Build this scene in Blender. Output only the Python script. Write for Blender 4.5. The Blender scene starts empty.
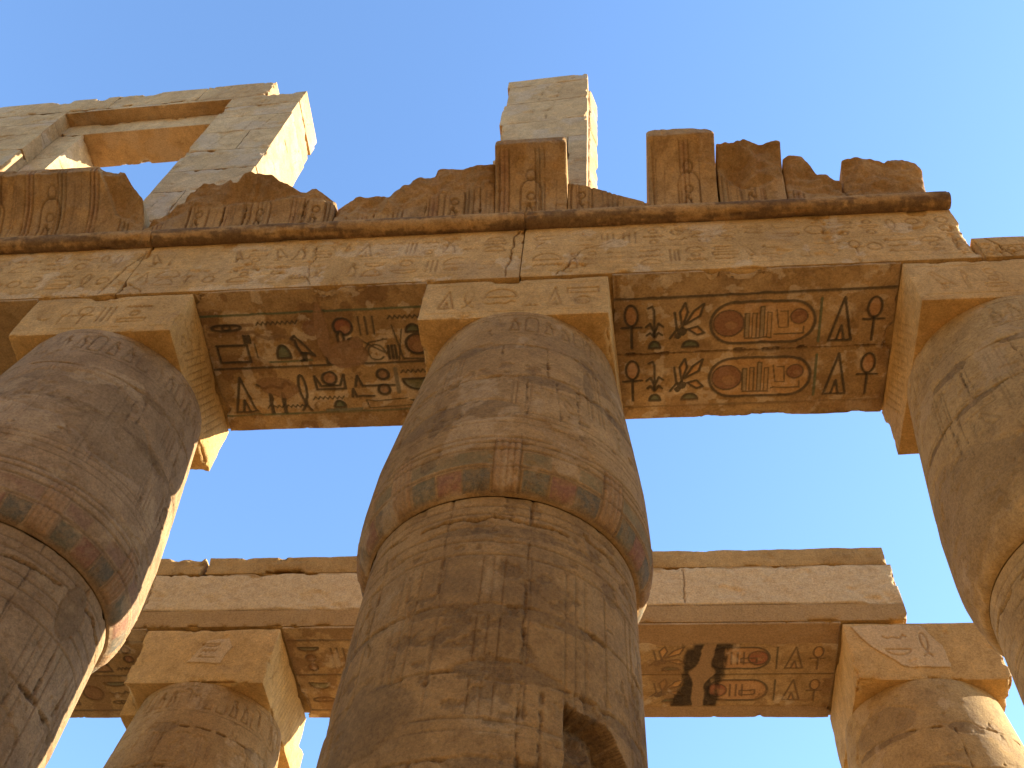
import bpy, math, random
import numpy as np

scene = bpy.context.scene
COL = scene.collection

# ------------------------------------------------------------------ camera
CAM_Z = 1.6
F_PX, PITCH, ROLL, YAW = 1035.66, 55.903, 6.483, -10.072
a_, b_, c_ = (math.radians(v) for v in (PITCH, ROLL, YAW))
fw = np.array([math.sin(c_) * math.cos(a_), math.cos(c_) * math.cos(a_), math.sin(a_)])
rt = np.array([math.cos(c_), -math.sin(c_), 0.0])
up = np.cross(rt, fw)
r2 = rt * math.cos(b_) + up * math.sin(b_)
u2 = -rt * math.sin(b_) + up * math.cos(b_)
from mathutils import Matrix
cam_data = bpy.data.cameras.new('camera')
cam_data.sensor_width = 36
cam_data.lens = F_PX / 1024 * 36
cam_data.clip_start = 0.1
cam_data.clip_end = 3000
cam = bpy.data.objects.new('camera', cam_data)
COL.objects.link(cam)
cam.matrix_world = Matrix(((r2[0], u2[0], -fw[0], 0), (r2[1], u2[1], -fw[1], 0), (r2[2], u2[2], -fw[2], CAM_Z), (0, 0, 0, 1)))
scene.camera = cam

# ------------------------------------------------------------------ light
SUN_AZ = math.radians(75)      # from +Y towards +X
SUN_EL = math.radians(24.2)
world = bpy.data.worlds.new('World')
scene.world = world
world.use_nodes = True
nt = world.node_tree
bg = nt.nodes['Background']
sky = nt.nodes.new('ShaderNodeTexSky')
sky.sky_type = 'NISHITA'
sky.sun_disc = False
sky.sun_elevation = SUN_EL
sky.sun_rotation = SUN_AZ
sky.altitude = 50
sky.air_density = 1.15
sky.dust_density = 0.3
sky.ozone_density = 4.6
nt.links.new(sky.outputs[0], bg.inputs[0])
bg.inputs[1].default_value = 0.135

sun_d = bpy.data.lights.new('sun', 'SUN')
sun_d.energy = 5.0
sun_d.angle = math.radians(0.5)
sun_d.color = (1.0, 0.95, 0.85)
sun = bpy.data.objects.new('sun', sun_d)
COL.objects.link(sun)
sd = (math.sin(SUN_AZ) * math.cos(SUN_EL), math.cos(SUN_AZ) * math.cos(SUN_EL), math.sin(SUN_EL))
from mathutils import Vector
sun.rotation_euler = Vector(sd).to_track_quat('Z', 'Y').to_euler()

vs = scene.view_settings
vs.view_transform = 'Standard'
vs.look = 'None'
vs.gamma = 1
vs.use_curve_mapping = False
vs.exposure = 1.82

# ------------------------------------------------------------------ noise
def _hash(ix, iy, iz, seed):
    n = (ix * 374761393 + iy * 668265263 + iz * 2147483647 + seed * 974634777) & 0xffffffff
    n = ((n ^ (n >> 13)) * 1274126177) & 0xffffffff
    n = (n ^ (n >> 16)) & 0xffffffff
    return n.astype(np.float64) / 4294967295.0

def vnoise(x, y, z, seed=0):
    x, y, z = np.broadcast_arrays(np.asarray(x, float), np.asarray(y, float), np.asarray(z, float))
    ix, iy, iz = (np.floor(v).astype(np.int64) for v in (x, y, z))
    fx, fy, fz = x - ix, y - iy, z - iz
    fx, fy, fz = (f * f * (3 - 2 * f) for f in (fx, fy, fz))
    def h(a, b, c): return _hash(ix + a, iy + b, iz + c, seed)
    c00 = h(0, 0, 0) * (1 - fx) + h(1, 0, 0) * fx
    c10 = h(0, 1, 0) * (1 - fx) + h(1, 1, 0) * fx
    c01 = h(0, 0, 1) * (1 - fx) + h(1, 0, 1) * fx
    c11 = h(0, 1, 1) * (1 - fx) + h(1, 1, 1) * fx
    return ((c00 * (1 - fy) + c10 * fy) * (1 - fz) + (c01 * (1 - fy) + c11 * fy) * fz) * 2 - 1

def fbm(x, y, z, seed=0, octaves=4):
    s, a, t = 0, 1.0, 0
    for i in range(octaves):
        k = 2 ** i
        s = s + a * vnoise(np.asarray(x) * k + 17.3 * i, np.asarray(y) * k + 5.1 * i, np.asarray(z) * k, seed + i)
        t += a
        a *= 0.55
    return s / t

def sstep(a, b, x):
    t = np.clip((x - a) / (b - a), 0, 1)
    return t * t * (3 - 2 * t)

# ------------------------------------------------------------------ relief canvas
INK = (0.055, 0.045, 0.03)
GREEN = (0.085, 0.11, 0.06)
RED = (0.24, 0.075, 0.04)
OCHRE = (0.50, 0.26, 0.09)
PLASTER = (0.25, 0.145, 0.052)
STAIN = (0.06, 0.035, 0.02)
PALE = (0.62, 0.50, 0.34)

class Canvas:
    """height (m, + is outwards) and paint (rgba) over a metric u,v grid"""
    def __init__(s, u, v, seed=0):
        s.u, s.v = np.asarray(u, float), np.asarray(v, float)
        s.U, s.V = np.meshgrid(s.u, s.v)
        s.H = np.zeros_like(s.U)
        s.P = np.zeros(s.U.shape + (4,))
        s.seed = seed
        s.rng = random.Random(seed)
    def win(s, x0, x1, y0, y1):
        i0, i1 = np.searchsorted(s.u, [x0, x1]); j0, j1 = np.searchsorted(s.v, [y0, y1])
        return slice(j0, j1), slice(i0, i1)
    def blend(s, w, m, depth, col, alpha):
        s.H[w] = np.where(m > 0, np.minimum(s.H[w], 0) * 0 + s.H[w] - depth * m, s.H[w])
        if col is not None:
            p = s.P[w]; a = (m * alpha)[..., None]
            p[..., :3] = np.where(p[..., 3:] + a > 1e-6, (p[..., :3] * p[..., 3:] * (1 - a) + np.array(col) * a) / np.maximum(p[..., 3:] * (1 - a) + a, 1e-6), p[..., :3])
            p[..., 3:] = p[..., 3:] * (1 - a) + a
    def line(s, pts, w=0.012, depth=0.006, col=None, alpha=0.8, closed=False):
        if closed: pts = list(pts) + [pts[0]]
        xs = [p[0] for p in pts]; ys = [p[1] for p in pts]
        W = s.win(min(xs) - 2 * w, max(xs) + 2 * w, min(ys) - 2 * w, max(ys) + 2 * w)
        U, V = s.U[W], s.V[W]
        if U.size == 0: return
        D = np.full(U.shape, 1e9)
        for (ax, ay), (bx, by) in zip(pts[:-1], pts[1:]):
            dx, dy = bx - ax, by - ay
            L = dx * dx + dy * dy + 1e-12
            t = np.clip(((U - ax) * dx + (V - ay) * dy) / L, 0, 1)
            D = np.minimum(D, (U - ax - t * dx) ** 2 + (V - ay - t * dy) ** 2)
        m = 1 - sstep(0.55 * w, 1.25 * w, np.sqrt(D))
        s.blend(W, m, depth, col, alpha)
    def poly(s, pts, depth=0.004, col=None, alpha=0.8, soft=0.008):
        xs = [p[0] for p in pts]; ys = [p[1] for p in pts]
        W = s.win(min(xs) - soft, max(xs) + soft, min(ys) - soft, max(ys) + soft)
        U, V = s.U[W], s.V[W]
        if U.size == 0: return
        ins = np.zeros(U.shape, bool)
        for (ax, ay), (bx, by) in zip(pts, list(pts[1:]) + [pts[0]]):
            if ay == by: continue
            c = ((ay > V) != (by > V)) & (U < (bx - ax) * (V - ay) / (by - ay) + ax)
            ins ^= c
        s.blend(W, ins.astype(float), depth, col, alpha)
    def ell(s, cx, cy, rx, ry, n=28, a0=0, a1=2 * math.pi):
        return [(cx + rx * math.cos(a0 + (a1 - a0) * i / n), cy + ry * math.sin(a0 + (a1 - a0) * i / n)) for i in range(n + 1)]
    def grain(s, amp=0.004, scale=2.5, pits=0.012, pit_t=0.42, pscale=3.0):
        s.H += amp * fbm(s.U * scale, s.V * scale, s.seed * 3.7, s.seed, 5)
        n = fbm(s.U * pscale, s.V * pscale, s.seed * 1.9 + 40, s.seed + 9, 5)
        s.H -= pits * sstep(pit_t, pit_t + 0.12, n)
        n = vnoise(s.U * 28, s.V * 28, s.seed, s.seed + 4)
        s.H -= 0.004 * sstep(0.72, 0.9, n)
    def blotch(s, scale, t, col, alpha, depth=0.0, soft=0.08, seed=0, x=None):
        n = fbm(s.U * scale, s.V * scale, seed * 2.3, s.seed + seed, 5)
        m = sstep(t, t + soft, n)
        if x is not None: m = m * x
        W = (slice(None), slice(None))
        s.blend(W, m, depth, col, alpha)
        return m
    def patch(s, cx, cy, rx, ry, col=(.17, .098, .038), alpha=0.7, flat=0.006, seed=1, rough=0.45):
        """smooth plaster fill with a ragged outline"""
        d = np.sqrt(((s.U - cx) / rx) ** 2 + ((s.V - cy) / ry) ** 2) + rough * fbm(s.U * 2.2, s.V * 2.2, seed * 1.7, seed, 5)
        m = 1 - sstep(0.9, 1.0, d)
        s.H = s.H * (1 - m) - flat * m
        s.blend((slice(None), slice(None)), m, 0, col, alpha)
        rim = sstep(0.86, 0.93, d) * (1 - sstep(0.99, 1.06, d))
        s.H -= 0.008 * rim
    def worn(s, lo=.05, hi=.3, k=.9, scale=2.2):
        """carving rubbed away in irregular areas"""
        m = 1 - k * sstep(lo, hi, fbm(s.U * scale, s.V * scale, s.seed * 1.3 + 9, s.seed + 21, 5))
        s.H *= m; s.P[..., 3] *= m
    def wobble(s, x0, y0, x1, y1, amp=0.02, n=14):
        rg = s.rng; o = 0; pts = []
        L = math.hypot(x1 - x0, y1 - y0); nx, ny = -(y1 - y0) / L, (x1 - x0) / L
        for i in range(n + 1):
            t = i / n; o += rg.uniform(-1, 1) * amp; o *= 0.8
            pts.append((x0 + (x1 - x0) * t + nx * o, y0 + (y1 - y0) * t + ny * o))
        return pts
    def crack(s, x0, y0, x1, y1, w=0.012, depth=0.02, amp=0.025, n=14, col=STAIN, alpha=0.55):
        pts = s.wobble(x0, y0, x1, y1, amp, n)
        for a, b in zip(pts[:-1], pts[1:]):
            s.line([a, b], w * s.rng.uniform(0.5, 1.5), depth, None)
        s.line(pts, w * 0.8, 0, col, alpha)
    def joint(s, x0, y0, x1, y1, w=0.012, depth=0.015, amp=0.006, n=30):
        """stone joint, ragged in places"""
        pts = s.wobble(x0, y0, x1, y1, amp, n)
        for a, b in zip(pts[:-1], pts[1:]):
            k = s.rng.random()
            s.line([a, b], w * (0.5 + 1.5 * k ** 5), depth * (0.5 + 0.8 * k ** 2), PLASTER if k < 0.3 else STAIN, 0.35 + .3 * k)

# ---- glyphs: each draws in a box x,y (centre) w,h ; kw = stroke settings
def g_ankh(c, x, y, w, h, k):
    c.poly(c.ell(x, y + h * .24, w * .26, h * .24), 0, k.get('fill'), .6) if k.get('fill') else None
    c.line(c.ell(x, y + h * .25, w * .30, h * .23), **k['s'])
    c.line([(x - w * .45, y - h * .02), (x + w * .45, y - h * .02)], **k['s'])
    c.line([(x, y), (x, y - h * .5)], **k['s'])
def g_sedge(c, x, y, w, h, k):
    c.line([(x, y - h * .28), (x, y + h * .36), (x - w * .1, y + h * .46), (x - w * .32, y + h * .42)], **k['s'])
    for a in (-.45, .45):
        c.line([(x, y - h * .18), (x + a * w * .5, y + h * .06), (x + a * w, y - h * .02)], **k['s'])
        c.line([(x, y - h * .28), (x + a * w * .5, y - h * .16), (x + a * w * .9, y - h * .22)], **k['s'])
    g_loaf(c, x, y - h * .45, w * .6, h * .16, dict(s=k['s'], fill=k.get('green')))
def g_loaf(c, x, y, w, h, k):
    p = c.ell(x, y - h * .5, w * .5, h, 16, 0, math.pi)
    if k.get('fill'): c.poly(p, 0.002, k['fill'], .85)
    c.line(p, closed=True, **k['s'])
def g_bee(c, x, y, w, h, k):
    f = k.get('fill')
    wings = [[(x - w * .1, y - h * .05), (x - w * .16, y + h * .3), (x - w * .02, y + h * .5), (x + w * .04, y + h * .3)],
             [(x - w * .02, y + h * .02), (x + w * .2, y + h * .32), (x + w * .46, y + h * .48), (x + w * .36, y + h * .2)],
             [(x + w * .05, y - h * .1), (x + w * .3, y - h * .04), (x + w * .48, y - h * .2), (x + w * .3, y - h * .24)]]
    for q in wings:
        if f: c.poly(q, 0, f, .75)
        c.line(q, closed=True, **k['s'])
    c.poly(c.ell(x - w * .1, y - h * .14, w * .13, h * .1), 0.003, k['s'].get('col'), .9)
    c.poly(c.ell(x - w * .22, y - h * .25, w * .09, h * .07), 0.003, k['s'].get('col'), .9)
    c.line([(x - w * .3, y + h * .3), (x - w * .24, y - h * .1), (x - w * .42, y - h * .3)], **k['s'])
    g_loaf(c, x + w * .12, y - h * .45, w * .42, h * .15, dict(s=k['s'], fill=k.get('green')))
def g_disc(c, x, y, w, h, k):
    r = min(w, h) * .45
    if k.get('red'): c.poly(c.ell(x, y, r, r), 0.006, k['red'], .7); c.patch(x + r * .2, y - r * .2, r * .5, r * .4, (.36, .2, .09), .5, .004, int(abs(x) * 9) + 3, .9)
    c.line(c.ell(x, y, r, r), **k['s'])
def g_reed(c, x, y, w, h, k):
    q = [(x - w * .1, y - h * .48), (x - w * .1, y + h * .1), (x + w * .02, y + h * .48), (x + w * .2, y + h * .2), (x + w * .02, y - h * .02), (x + w * .02, y - h * .48)]
    if k.get('fill'): c.poly(q, 0, k['fill'], .6)
    c.line(q, closed=True, **k['s'])
def g_water(c, x, y, w, h, k):
    n = max(6, int(w / .035)); a = min(.025, h * .3)
    c.line([(x - w * .5 + w * i / n, y + (a if i % 2 else -a)) for i in range(n + 1)], **k['s'])
def g_tri(c, x, y, w, h, k):
    c.line([(x - w * .42, y - h * .48), (x + w * .05, y + h * .5), (x + w * .42, y - h * .48)], closed=True, **k['s'])
    q = [(x - w * .12, y - h * .46), (x + w * .02, y - h * .14), (x + w * .14, y - h * .46)]
    c.poly(q, .003, k.get('fill'), .7); c.line(q, **k['s'])
def g_box(c, x, y, w, h, k):
    c.line([(x - w * .45, y - h * .3), (x + w * .45, y - h * .3), (x + w * .45, y + h * .3), (x - w * .45, y + h * .3)], closed=True, **k['s'])
def g_bird(c, x, y, w, h, k):
    q = [(x - w * .42, y + h * .34), (x - w * .25, y + h * .46), (x - w * .12, y + h * .3), (x + w * .1, y + h * .1), (x + w * .46, y - h * .3), (x + w * .2, y - h * .2), (x - w * .1, y - h * .22), (x - w * .26, y + h * .08), (x - w * .28, y + h * .28)]
    if k.get('fill'): c.poly(q, .002, k['fill'], .6)
    c.line(q, closed=True, **k['s'])
    for d in (-.06, .06): c.line([(x + d * w, y - h * .2), (x + d * w, y - h * .47), (x + d * w - w * .12, y - h * .47)], **k['s'])
def g_arm(c, x, y, w, h, k):
    c.line([(x - w * .48, y - h * .1), (x - w * .4, y + h * .3), (x - w * .3, y - h * .1), (x + w * .48, y - h * .1)], **k['s'])
def g_strokes(c, x, y, w, h, k):
    for d in (-.3, 0, .3): c.line([(x + d * w, y - h * .4), (x + d * w, y + h * .4)], **k['s'])
def g_bowl(c, x, y, w, h, k):
    p = c.ell(x, y + h * .2, w * .48, h * .5, 16, math.pi, 2 * math.pi)
    if k.get('green'): c.poly(p, .003, k['green'], .7)
    c.line(p, closed=True, **k['s'])
def g_eye(c, x, y, w, h, k):
    c.line(c.ell(x, y, w * .46, h * .2), **k['s']); c.line(c.ell(x, y, w * .12, h * .16), **k['s'])
def g_rope(c, x, y, w, h, k):
    c.line([(x - w * .25, y - h * .48), (x + w * .04, y - h * .3)] + c.ell(x, y + h * .14, w * .2, h * .34, 16, -1.3, math.pi + 1.3) + [(x - w * .04, y - h * .3), (x + w * .25, y - h * .48)], **k['s'])
def g_throne(c, x, y, w, h, k):
    c.line([(x - w * .46, y - h * .4), (x - w * .46, y + h * .2), (x - w * .3, y - h * .25), (x + w * .3, y - h * .25), (x + w * .46, y + h * .2), (x + w * .46, y - h * .4)], closed=True, **k['s'])
    g_disc(c, x, y + h * .08, w * .5, h * .6, k)
def g_snake(c, x, y, w, h, k):
    c.line([(x - w * .48, y + h * .1), (x - w * .3, y - h * .1), (x - w * .1, y + h * .05), (x + w * .2, y - h * .1), (x + w * .35, y + h * .25), (x + w * .46, y + h * .1)], **k['s'])
def g_figure(c, x, y, w, h, k):
    c.line(c.ell(x, y + h * .38, w * .12, h * .09, 12), **k['s'])
    c.line([(x, y + h * .28), (x - w * .2, y + h * .2), (x - w * .16, y - h * .1), (x - w * .34, y - h * .48), (x + w * .34, y - h * .48), (x + w * .3, y - h * .1), (x + w * .12, y + h * .2)], closed=True, **k['s'])
    c.line([(x + w * .1, y + h * .15), (x + w * .42, y + h * .05)], **k['s'])
GL = [g_ankh, g_reed, g_water, g_tri, g_box, g_bird, g_arm, g_strokes, g_bowl, g_eye, g_rope, g_disc, g_snake, g_figure, g_loaf]
FLAT = {g_water, g_box, g_arm, g_bowl, g_eye, g_snake, g_loaf}

def glyph_row(c, x0, x1, y0, y1, seed, k, fillp=0.0):
    rg = random.Random(seed); x = x0; H = y1 - y0
    while x < x1 - H * .35:
        if rg.random() < .5:
            w = H * rg.uniform(.38, .6)
            g = rg.choice([q for q in GL if q not in FLAT])
            g(c, x + w / 2, (y0 + y1) / 2, w, H * .86, k); x += w * 1.12
        else:
            w = H * rg.uniform(.6, .95); n = rg.choice([2, 3]); hh = H / n
            for i in range(n):
                g = rg.choice([q for q in FLAT]) if rg.random() < .75 else g_disc
                g(c, x + w / 2, y0 + hh * (i + .5), w * rg.uniform(.7, .95), hh * .8, k)
            x += w * 1.1

def cartouche(c, x0, x1, y0, y1, k, fill=None, seed=0, vertical=False):
    r = (min(x1 - x0, y1 - y0)) * .5
    if not vertical:
        pts = c.ell(x1 - r, (y0 + y1) / 2, r, r, 14, -math.pi / 2, math.pi / 2) + c.ell(x0 + r, (y0 + y1) / 2, r, r, 14, math.pi / 2, 1.5 * math.pi)
    else:
        pts = c.ell((x0 + x1) / 2, y1 - r, r, r, 14, 0, math.pi) + c.ell((x0 + x1) / 2, y0 + r * .4, r, r * .4, 14, math.pi, 2 * math.pi)
    if fill: c.poly(pts, 0, fill, .45)
    c.line(pts, closed=True, **k['s'])

def st(w=.014, depth=.006, col=None, alpha=.8): return dict(w=w, depth=depth, col=col, alpha=alpha)
CARVE = dict(s=st(.017, .017, STAIN, .22))
FAINT = dict(s=st(.014, .010, STAIN, .12))
PAINTED = dict(s=st(.021, .013, INK, .9), fill=OCHRE, green=GREEN, red=RED)

# ------------------------------------------------------------------ mesh writing
def write_mesh(name, grids, mat, parent=None, smooth=True):
    """grids: list of (P[nv,nu,3], paint[nv,nu,4], flip)"""
    V, Fc, A, o = [], [], [], 0
    for P, C, flip in grids:
        nv, nu = P.shape[:2]
        V.append(P.reshape(-1, 3)); A.append(C.reshape(-1, 4))
        i = np.arange(nv * nu).reshape(nv, nu) + o
        q = np.stack([i[:-1, :-1], i[:-1, 1:], i[1:, 1:], i[1:, :-1]], -1).reshape(-1, 4)
        if flip: q = q[:, ::-1]
        Fc.append(q); o += nv * nu
    V = np.concatenate(V).astype(np.float32); Fc = np.concatenate(Fc).astype(np.int32); A = np.concatenate(A).astype(np.float32)
    me = bpy.data.meshes.new(name)
    me.vertices.add(len(V)); me.vertices.foreach_set('co', V.ravel())
    me.loops.add(Fc.size); me.loops.foreach_set('vertex_index', Fc.ravel())
    me.polygons.add(len(Fc)); me.polygons.foreach_set('loop_start', np.arange(0, Fc.size, 4, dtype=np.int32))
    me.polygons.foreach_set('loop_total', np.full(len(Fc), 4, dtype=np.int32))
    me.update(calc_edges=True)
    at = me.color_attributes.new('paint', 'FLOAT_COLOR', 'POINT')
    at.data.foreach_set('color', A.ravel())
    if smooth: me.polygons.foreach_set('use_smooth', np.ones(len(Fc), bool))
    me.materials.append(mat)
    ob = bpy.data.objects.new(name, me)
    COL.objects.link(ob)
    if parent is not None:
        ob.parent = parent
        ob.matrix_parent_inverse = Matrix.Translation(-parent.location)
    return ob

def thing(name, label, cat, loc, group=None):
    o = bpy.data.objects.new(name, None)
    COL.objects.link(o)
    o.location = loc
    o.empty_display_size = 0.3
    o['label'] = label; o['category'] = cat
    o['kind'] = 'thing'
    if group: o['group'] = group
    return o
def tag(o, label, cat, group=None):
    o['label'] = label; o['category'] = cat
    if group: o['group'] = group
    return o

def axis(a, b, res):
    n = max(2, int(round((b - a) / res)) + 1)
    return np.linspace(a, b, n)

def block(name, x, y, z, mat, parent=None, faces=None, res=.05, erode=.015, chip=.05, seed=0, warp=None, rough=.006, skip=(), caves=None):
    """stone block with relief. faces: {'front': (res, fn(canvas))}. u,v of each face:
    front u=X v=Z ; back same ; bottom u=X v=-Y ; top u=X v=Y ; right/left u=Y v=Z"""
    faces = faces or {}
    x0, x1 = x; y0, y1 = y; z0, z1 = z
    defs = {'front': ((x0, x1), (z0, z1)), 'back': ((x0, x1), (z0, z1)), 'bottom': ((x0, x1), (-y1, -y0)),
            'top': ((x0, x1), (y0, y1)), 'right': ((y0, y1), (z0, z1)), 'left': ((y0, y1), (z0, z1))}
    N = {'front': (0, -1, 0), 'back': (0, 1, 0), 'bottom': (0, 0, -1), 'top': (0, 0, 1), 'right': (1, 0, 0), 'left': (-1, 0, 0)}
    grids = []
    for k, ((ua, ub), (va, vb)) in defs.items():
        if k in skip: continue
        rs, fn = faces.get(k, (res, None))
        c = Canvas(axis(ua, ub, rs), axis(va, vb, rs), seed + len(k))
        if fn: fn(c)
        elif rough: c.grain(rough, 1.6, .012, .4)
        U, V = c.U, c.V
        if k in ('front', 'back'): P = np.stack([U, np.full_like(U, y0 if k == 'front' else y1), V], -1)
        elif k == 'bottom': P = np.stack([U, -V, np.full_like(U, z0)], -1)
        elif k == 'top': P = np.stack([U, V, np.full_like(U, z1)], -1)
        else: P = np.stack([np.full_like(U, x1 if k == 'right' else x0), U, V], -1)
        edge = np.minimum.reduce([U - ua, ub - U, V - va, vb - V])
        H = c.H * sstep(0, .02, edge)
        base = P.copy()
        P = P + np.array(N[k]) * H[..., None]
        # worn edges
        d = [base[..., 0] - x0, x1 - base[..., 0], base[..., 1] - y0, y1 - base[..., 1], base[..., 2] - z0, z1 - base[..., 2]]
        dirs = [(-1, 0, 0), (1, 0, 0), (0, -1, 0), (0, 1, 0), (0, 0, -1), (0, 0, 1)]
        n = fbm(base[..., 0] * 2.1, base[..., 1] * 2.1, base[..., 2] * 2.1, seed + 31, 5)
        e = erode * (1 + 1.2 * n) + chip * sstep(.12, .4, n)
        for rad, amt in ((.03, .5), (.09, .5)):
            A = [np.exp(-di / rad) for di in d]
            for i in range(6):
                m = np.maximum.reduce([A[j] for j in range(6) if j // 2 != i // 2])
                P = P - np.array(dirs[i]) * (A[i] * m * e * amt)[..., None]
        if warp: P = warp(P)
        grids.append((P, c.P, k in ('back', 'bottom', 'left')))
        if k == 'bottom': grids[-1] = (P, c.P, False)
    # orientation: front u=X,v=Z gives +? -> fix by checking the normal
    out = []
    for (P, C, _), k in zip(grids, [q for q in defs if q not in skip]):
        a = P[0, -1] - P[0, 0]; b = P[-1, 0] - P[0, 0]
        out.append((P, C, float(np.dot(np.cross(a, b), N[k])) < 0))
    return write_mesh(name, out, mat, parent)

# ------------------------------------------------------------------ materials
def stone(name, c1, c2, c3, bump=.75, wear=.35, stain=.3, rough=.93, spots=True):
    m = bpy.data.materials.new(name); m.use_nodes = True
    t = m.node_tree; n = t.nodes; l = t.links
    b = n['Principled BSDF']; b.inputs['Roughness'].default_value = rough
    b.inputs['Specular IOR Level'].default_value = .15
    geo = n.new('ShaderNodeNewGeometry')
    def noise(sc, det=6, rg=.6, dist=0):
        q = n.new('ShaderNodeTexNoise'); q.inputs['Scale'].default_value = sc; q.inputs['Detail'].default_value = det
        q.inputs['Roughness'].default_value = rg; q.inputs['Distortion'].default_value = dist
        l.new(geo.outputs['Position'], q.inputs['Vector']); return q.outputs['Fac']
    def ramp(src, stops):
        r = n.new('ShaderNodeValToRGB'); e = r.color_ramp.elements
        while len(e) < len(stops): e.new(.5)
        for i, (p, c) in enumerate(stops):
            e[i].position = p; e[i].color = (*c, 1) if len(c) == 3 else c
        l.new(src, r.inputs[0]); return r.outputs[0]
    def mix(f, a, c, mode='MIX'):
        x = n.new('ShaderNodeMix'); x.data_type = 'RGBA'; x.blend_type = mode
        for s, v in ((x.inputs[0], f), (x.inputs[6], a), (x.inputs[7], c)):
            if isinstance(v, bpy.types.NodeSocket): l.new(v, s)
            elif isinstance(v, (int, float)): s.default_value = v
            else: s.default_value = (*v, 1)
        return x.outputs[2]
    g = lambda v: (v, v, v)
    base = ramp(noise(.55, 8, .65, .4), [(.32, c1), (.5, c2), (.68, c3)])
    base = mix(1.0, base, ramp(noise(4.5, 10, .8, .3), [(.32, (.74, .70, .66)), (.5, g(1.0)), (.68, (1.26, 1.2, 1.1))]), 'MULTIPLY')
    fine = ramp(noise(30, 8, .85), [(.30, g(.55)), (.5, g(1.0)), (.70, g(1.36))])
    grit = ramp(noise(95, 3, .8), [(.3, g(.84)), (.5, g(1.0)), (.7, g(1.12))])
    fine = mix(1.0, fine, grit, 'MULTIPLY')
    base = mix(1.0, base, fine, 'MULTIPLY')
    # weather stains with a shape of their own
    st_ = ramp(noise(1.7, 10, .72, .8), [(.52, g(0)), (.68, g(stain))])
    base = mix(st_, base, mix(1.0, base, (.52, .43, .35), 'MULTIPLY'))
    pl_ = ramp(noise(2.3, 9, .7, .5), [(.54, g(0)), (.78, g(.30))])
    base = mix(pl_, base, (c3[0] * 1.25, c3[1] * 1.27, c3[2] * 1.3))
    at = n.new('ShaderNodeAttribute'); at.attribute_name = 'paint'
    w = ramp(noise(9, 8, .75), [(.36, g(1 - wear)), (.56, g(1))])
    mm = n.new('ShaderNodeMath'); mm.operation = 'MULTIPLY'
    l.new(at.outputs['Alpha'], mm.inputs[0]); l.new(w, mm.inputs[1])
    pc = mix(1.0, at.outputs['Color'], fine, 'MULTIPLY')
    base = mix(mm.outputs[0], base, pc)
    l.new(base, b.inputs['Base Color'])
    bp = n.new('ShaderNodeBump'); bp.inputs['Strength'].default_value = bump; bp.inputs['Distance'].default_value = .02
    add = n.new('ShaderNodeMath'); add.operation = 'ADD'
    l.new(noise(22, 8, .7), add.inputs[0])
    mu = n.new('ShaderNodeMath'); mu.operation = 'MULTIPLY'; mu.inputs[1].default_value = .8
    l.new(noise(75, 4, .7), mu.inputs[0]); l.new(mu.outputs[0], add.inputs[1])
    l.new(add.outputs[0], bp.inputs['Height']); l.new(bp.outputs[0], b.inputs['Normal'])
    return m

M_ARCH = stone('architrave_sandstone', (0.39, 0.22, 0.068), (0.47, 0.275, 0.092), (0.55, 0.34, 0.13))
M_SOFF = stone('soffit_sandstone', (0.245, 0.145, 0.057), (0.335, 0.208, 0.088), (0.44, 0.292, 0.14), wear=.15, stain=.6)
M_CORN = stone('cornice_sandstone', (0.28, 0.15, 0.05), (0.37, 0.21, 0.073), (0.46, 0.275, 0.105), stain=.8, bump=.95)
M_COLM = stone('column_sandstone', (0.245, 0.133, 0.044), (0.305, 0.17, 0.058), (0.375, 0.22, 0.083), wear=.65)
M_COLL = stone('column_grey_sandstone', (0.25, 0.15, 0.068), (0.31, 0.192, 0.09), (0.38, 0.245, 0.122), wear=.65)
M_COLR = stone('column_pale_sandstone', (0.33, 0.195, 0.068), (0.4, 0.245, 0.088), (0.47, 0.3, 0.12))
M_CLER = stone('clerestory_sandstone', (0.37, 0.22, 0.095), (0.44, 0.275, 0.125), (0.52, 0.34, 0.17), stain=.3)
M_BACK = stone('rear_sandstone', (0.3, 0.17, 0.054), (0.37, 0.215, 0.07), (0.43, 0.265, 0.095))
M_SAND = stone('sand', (0.24, 0.165, 0.085), (0.28, 0.19, 0.1), (0.32, 0.22, 0.12), bump=.4)

# ------------------------------------------------------------------ ground
def ground():
    ax = np.concatenate([-np.geomspace(1500, 42, 16), np.linspace(-40, 40, 60), np.geomspace(42, 1500, 16)])
    X, Y = np.meshgrid(ax, ax)
    Z = .04 * fbm(X * .3, Y * .3, 0, 5, 4) * np.exp(-(X * X + Y * Y) / 3000) - .03
    g = write_mesh('ground', [(np.stack([X, Y, Z], -1), np.zeros(X.shape + (4,)), False)], M_SAND)
    g['kind'] = 'structure'
ground()

# ------------------------------------------------------------------ columns
ZB, ZT = 13.0, 14.0
PROFILE = [(0, 1.50), (.25, 1.52), (2.0, 1.56), (5, 1.457), (9.22, 1.385)]
CAPITAL = [(9.24, 1.385), (9.25, 1.43), (9.28, 1.465), (9.36, 1.51), (9.50, 1.55), (9.7, 1.575), (9.9, 1.575), (10.5, 1.55), (11.2, 1.472), (12.1, 1.372), (13.0, 1.262)]

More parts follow.
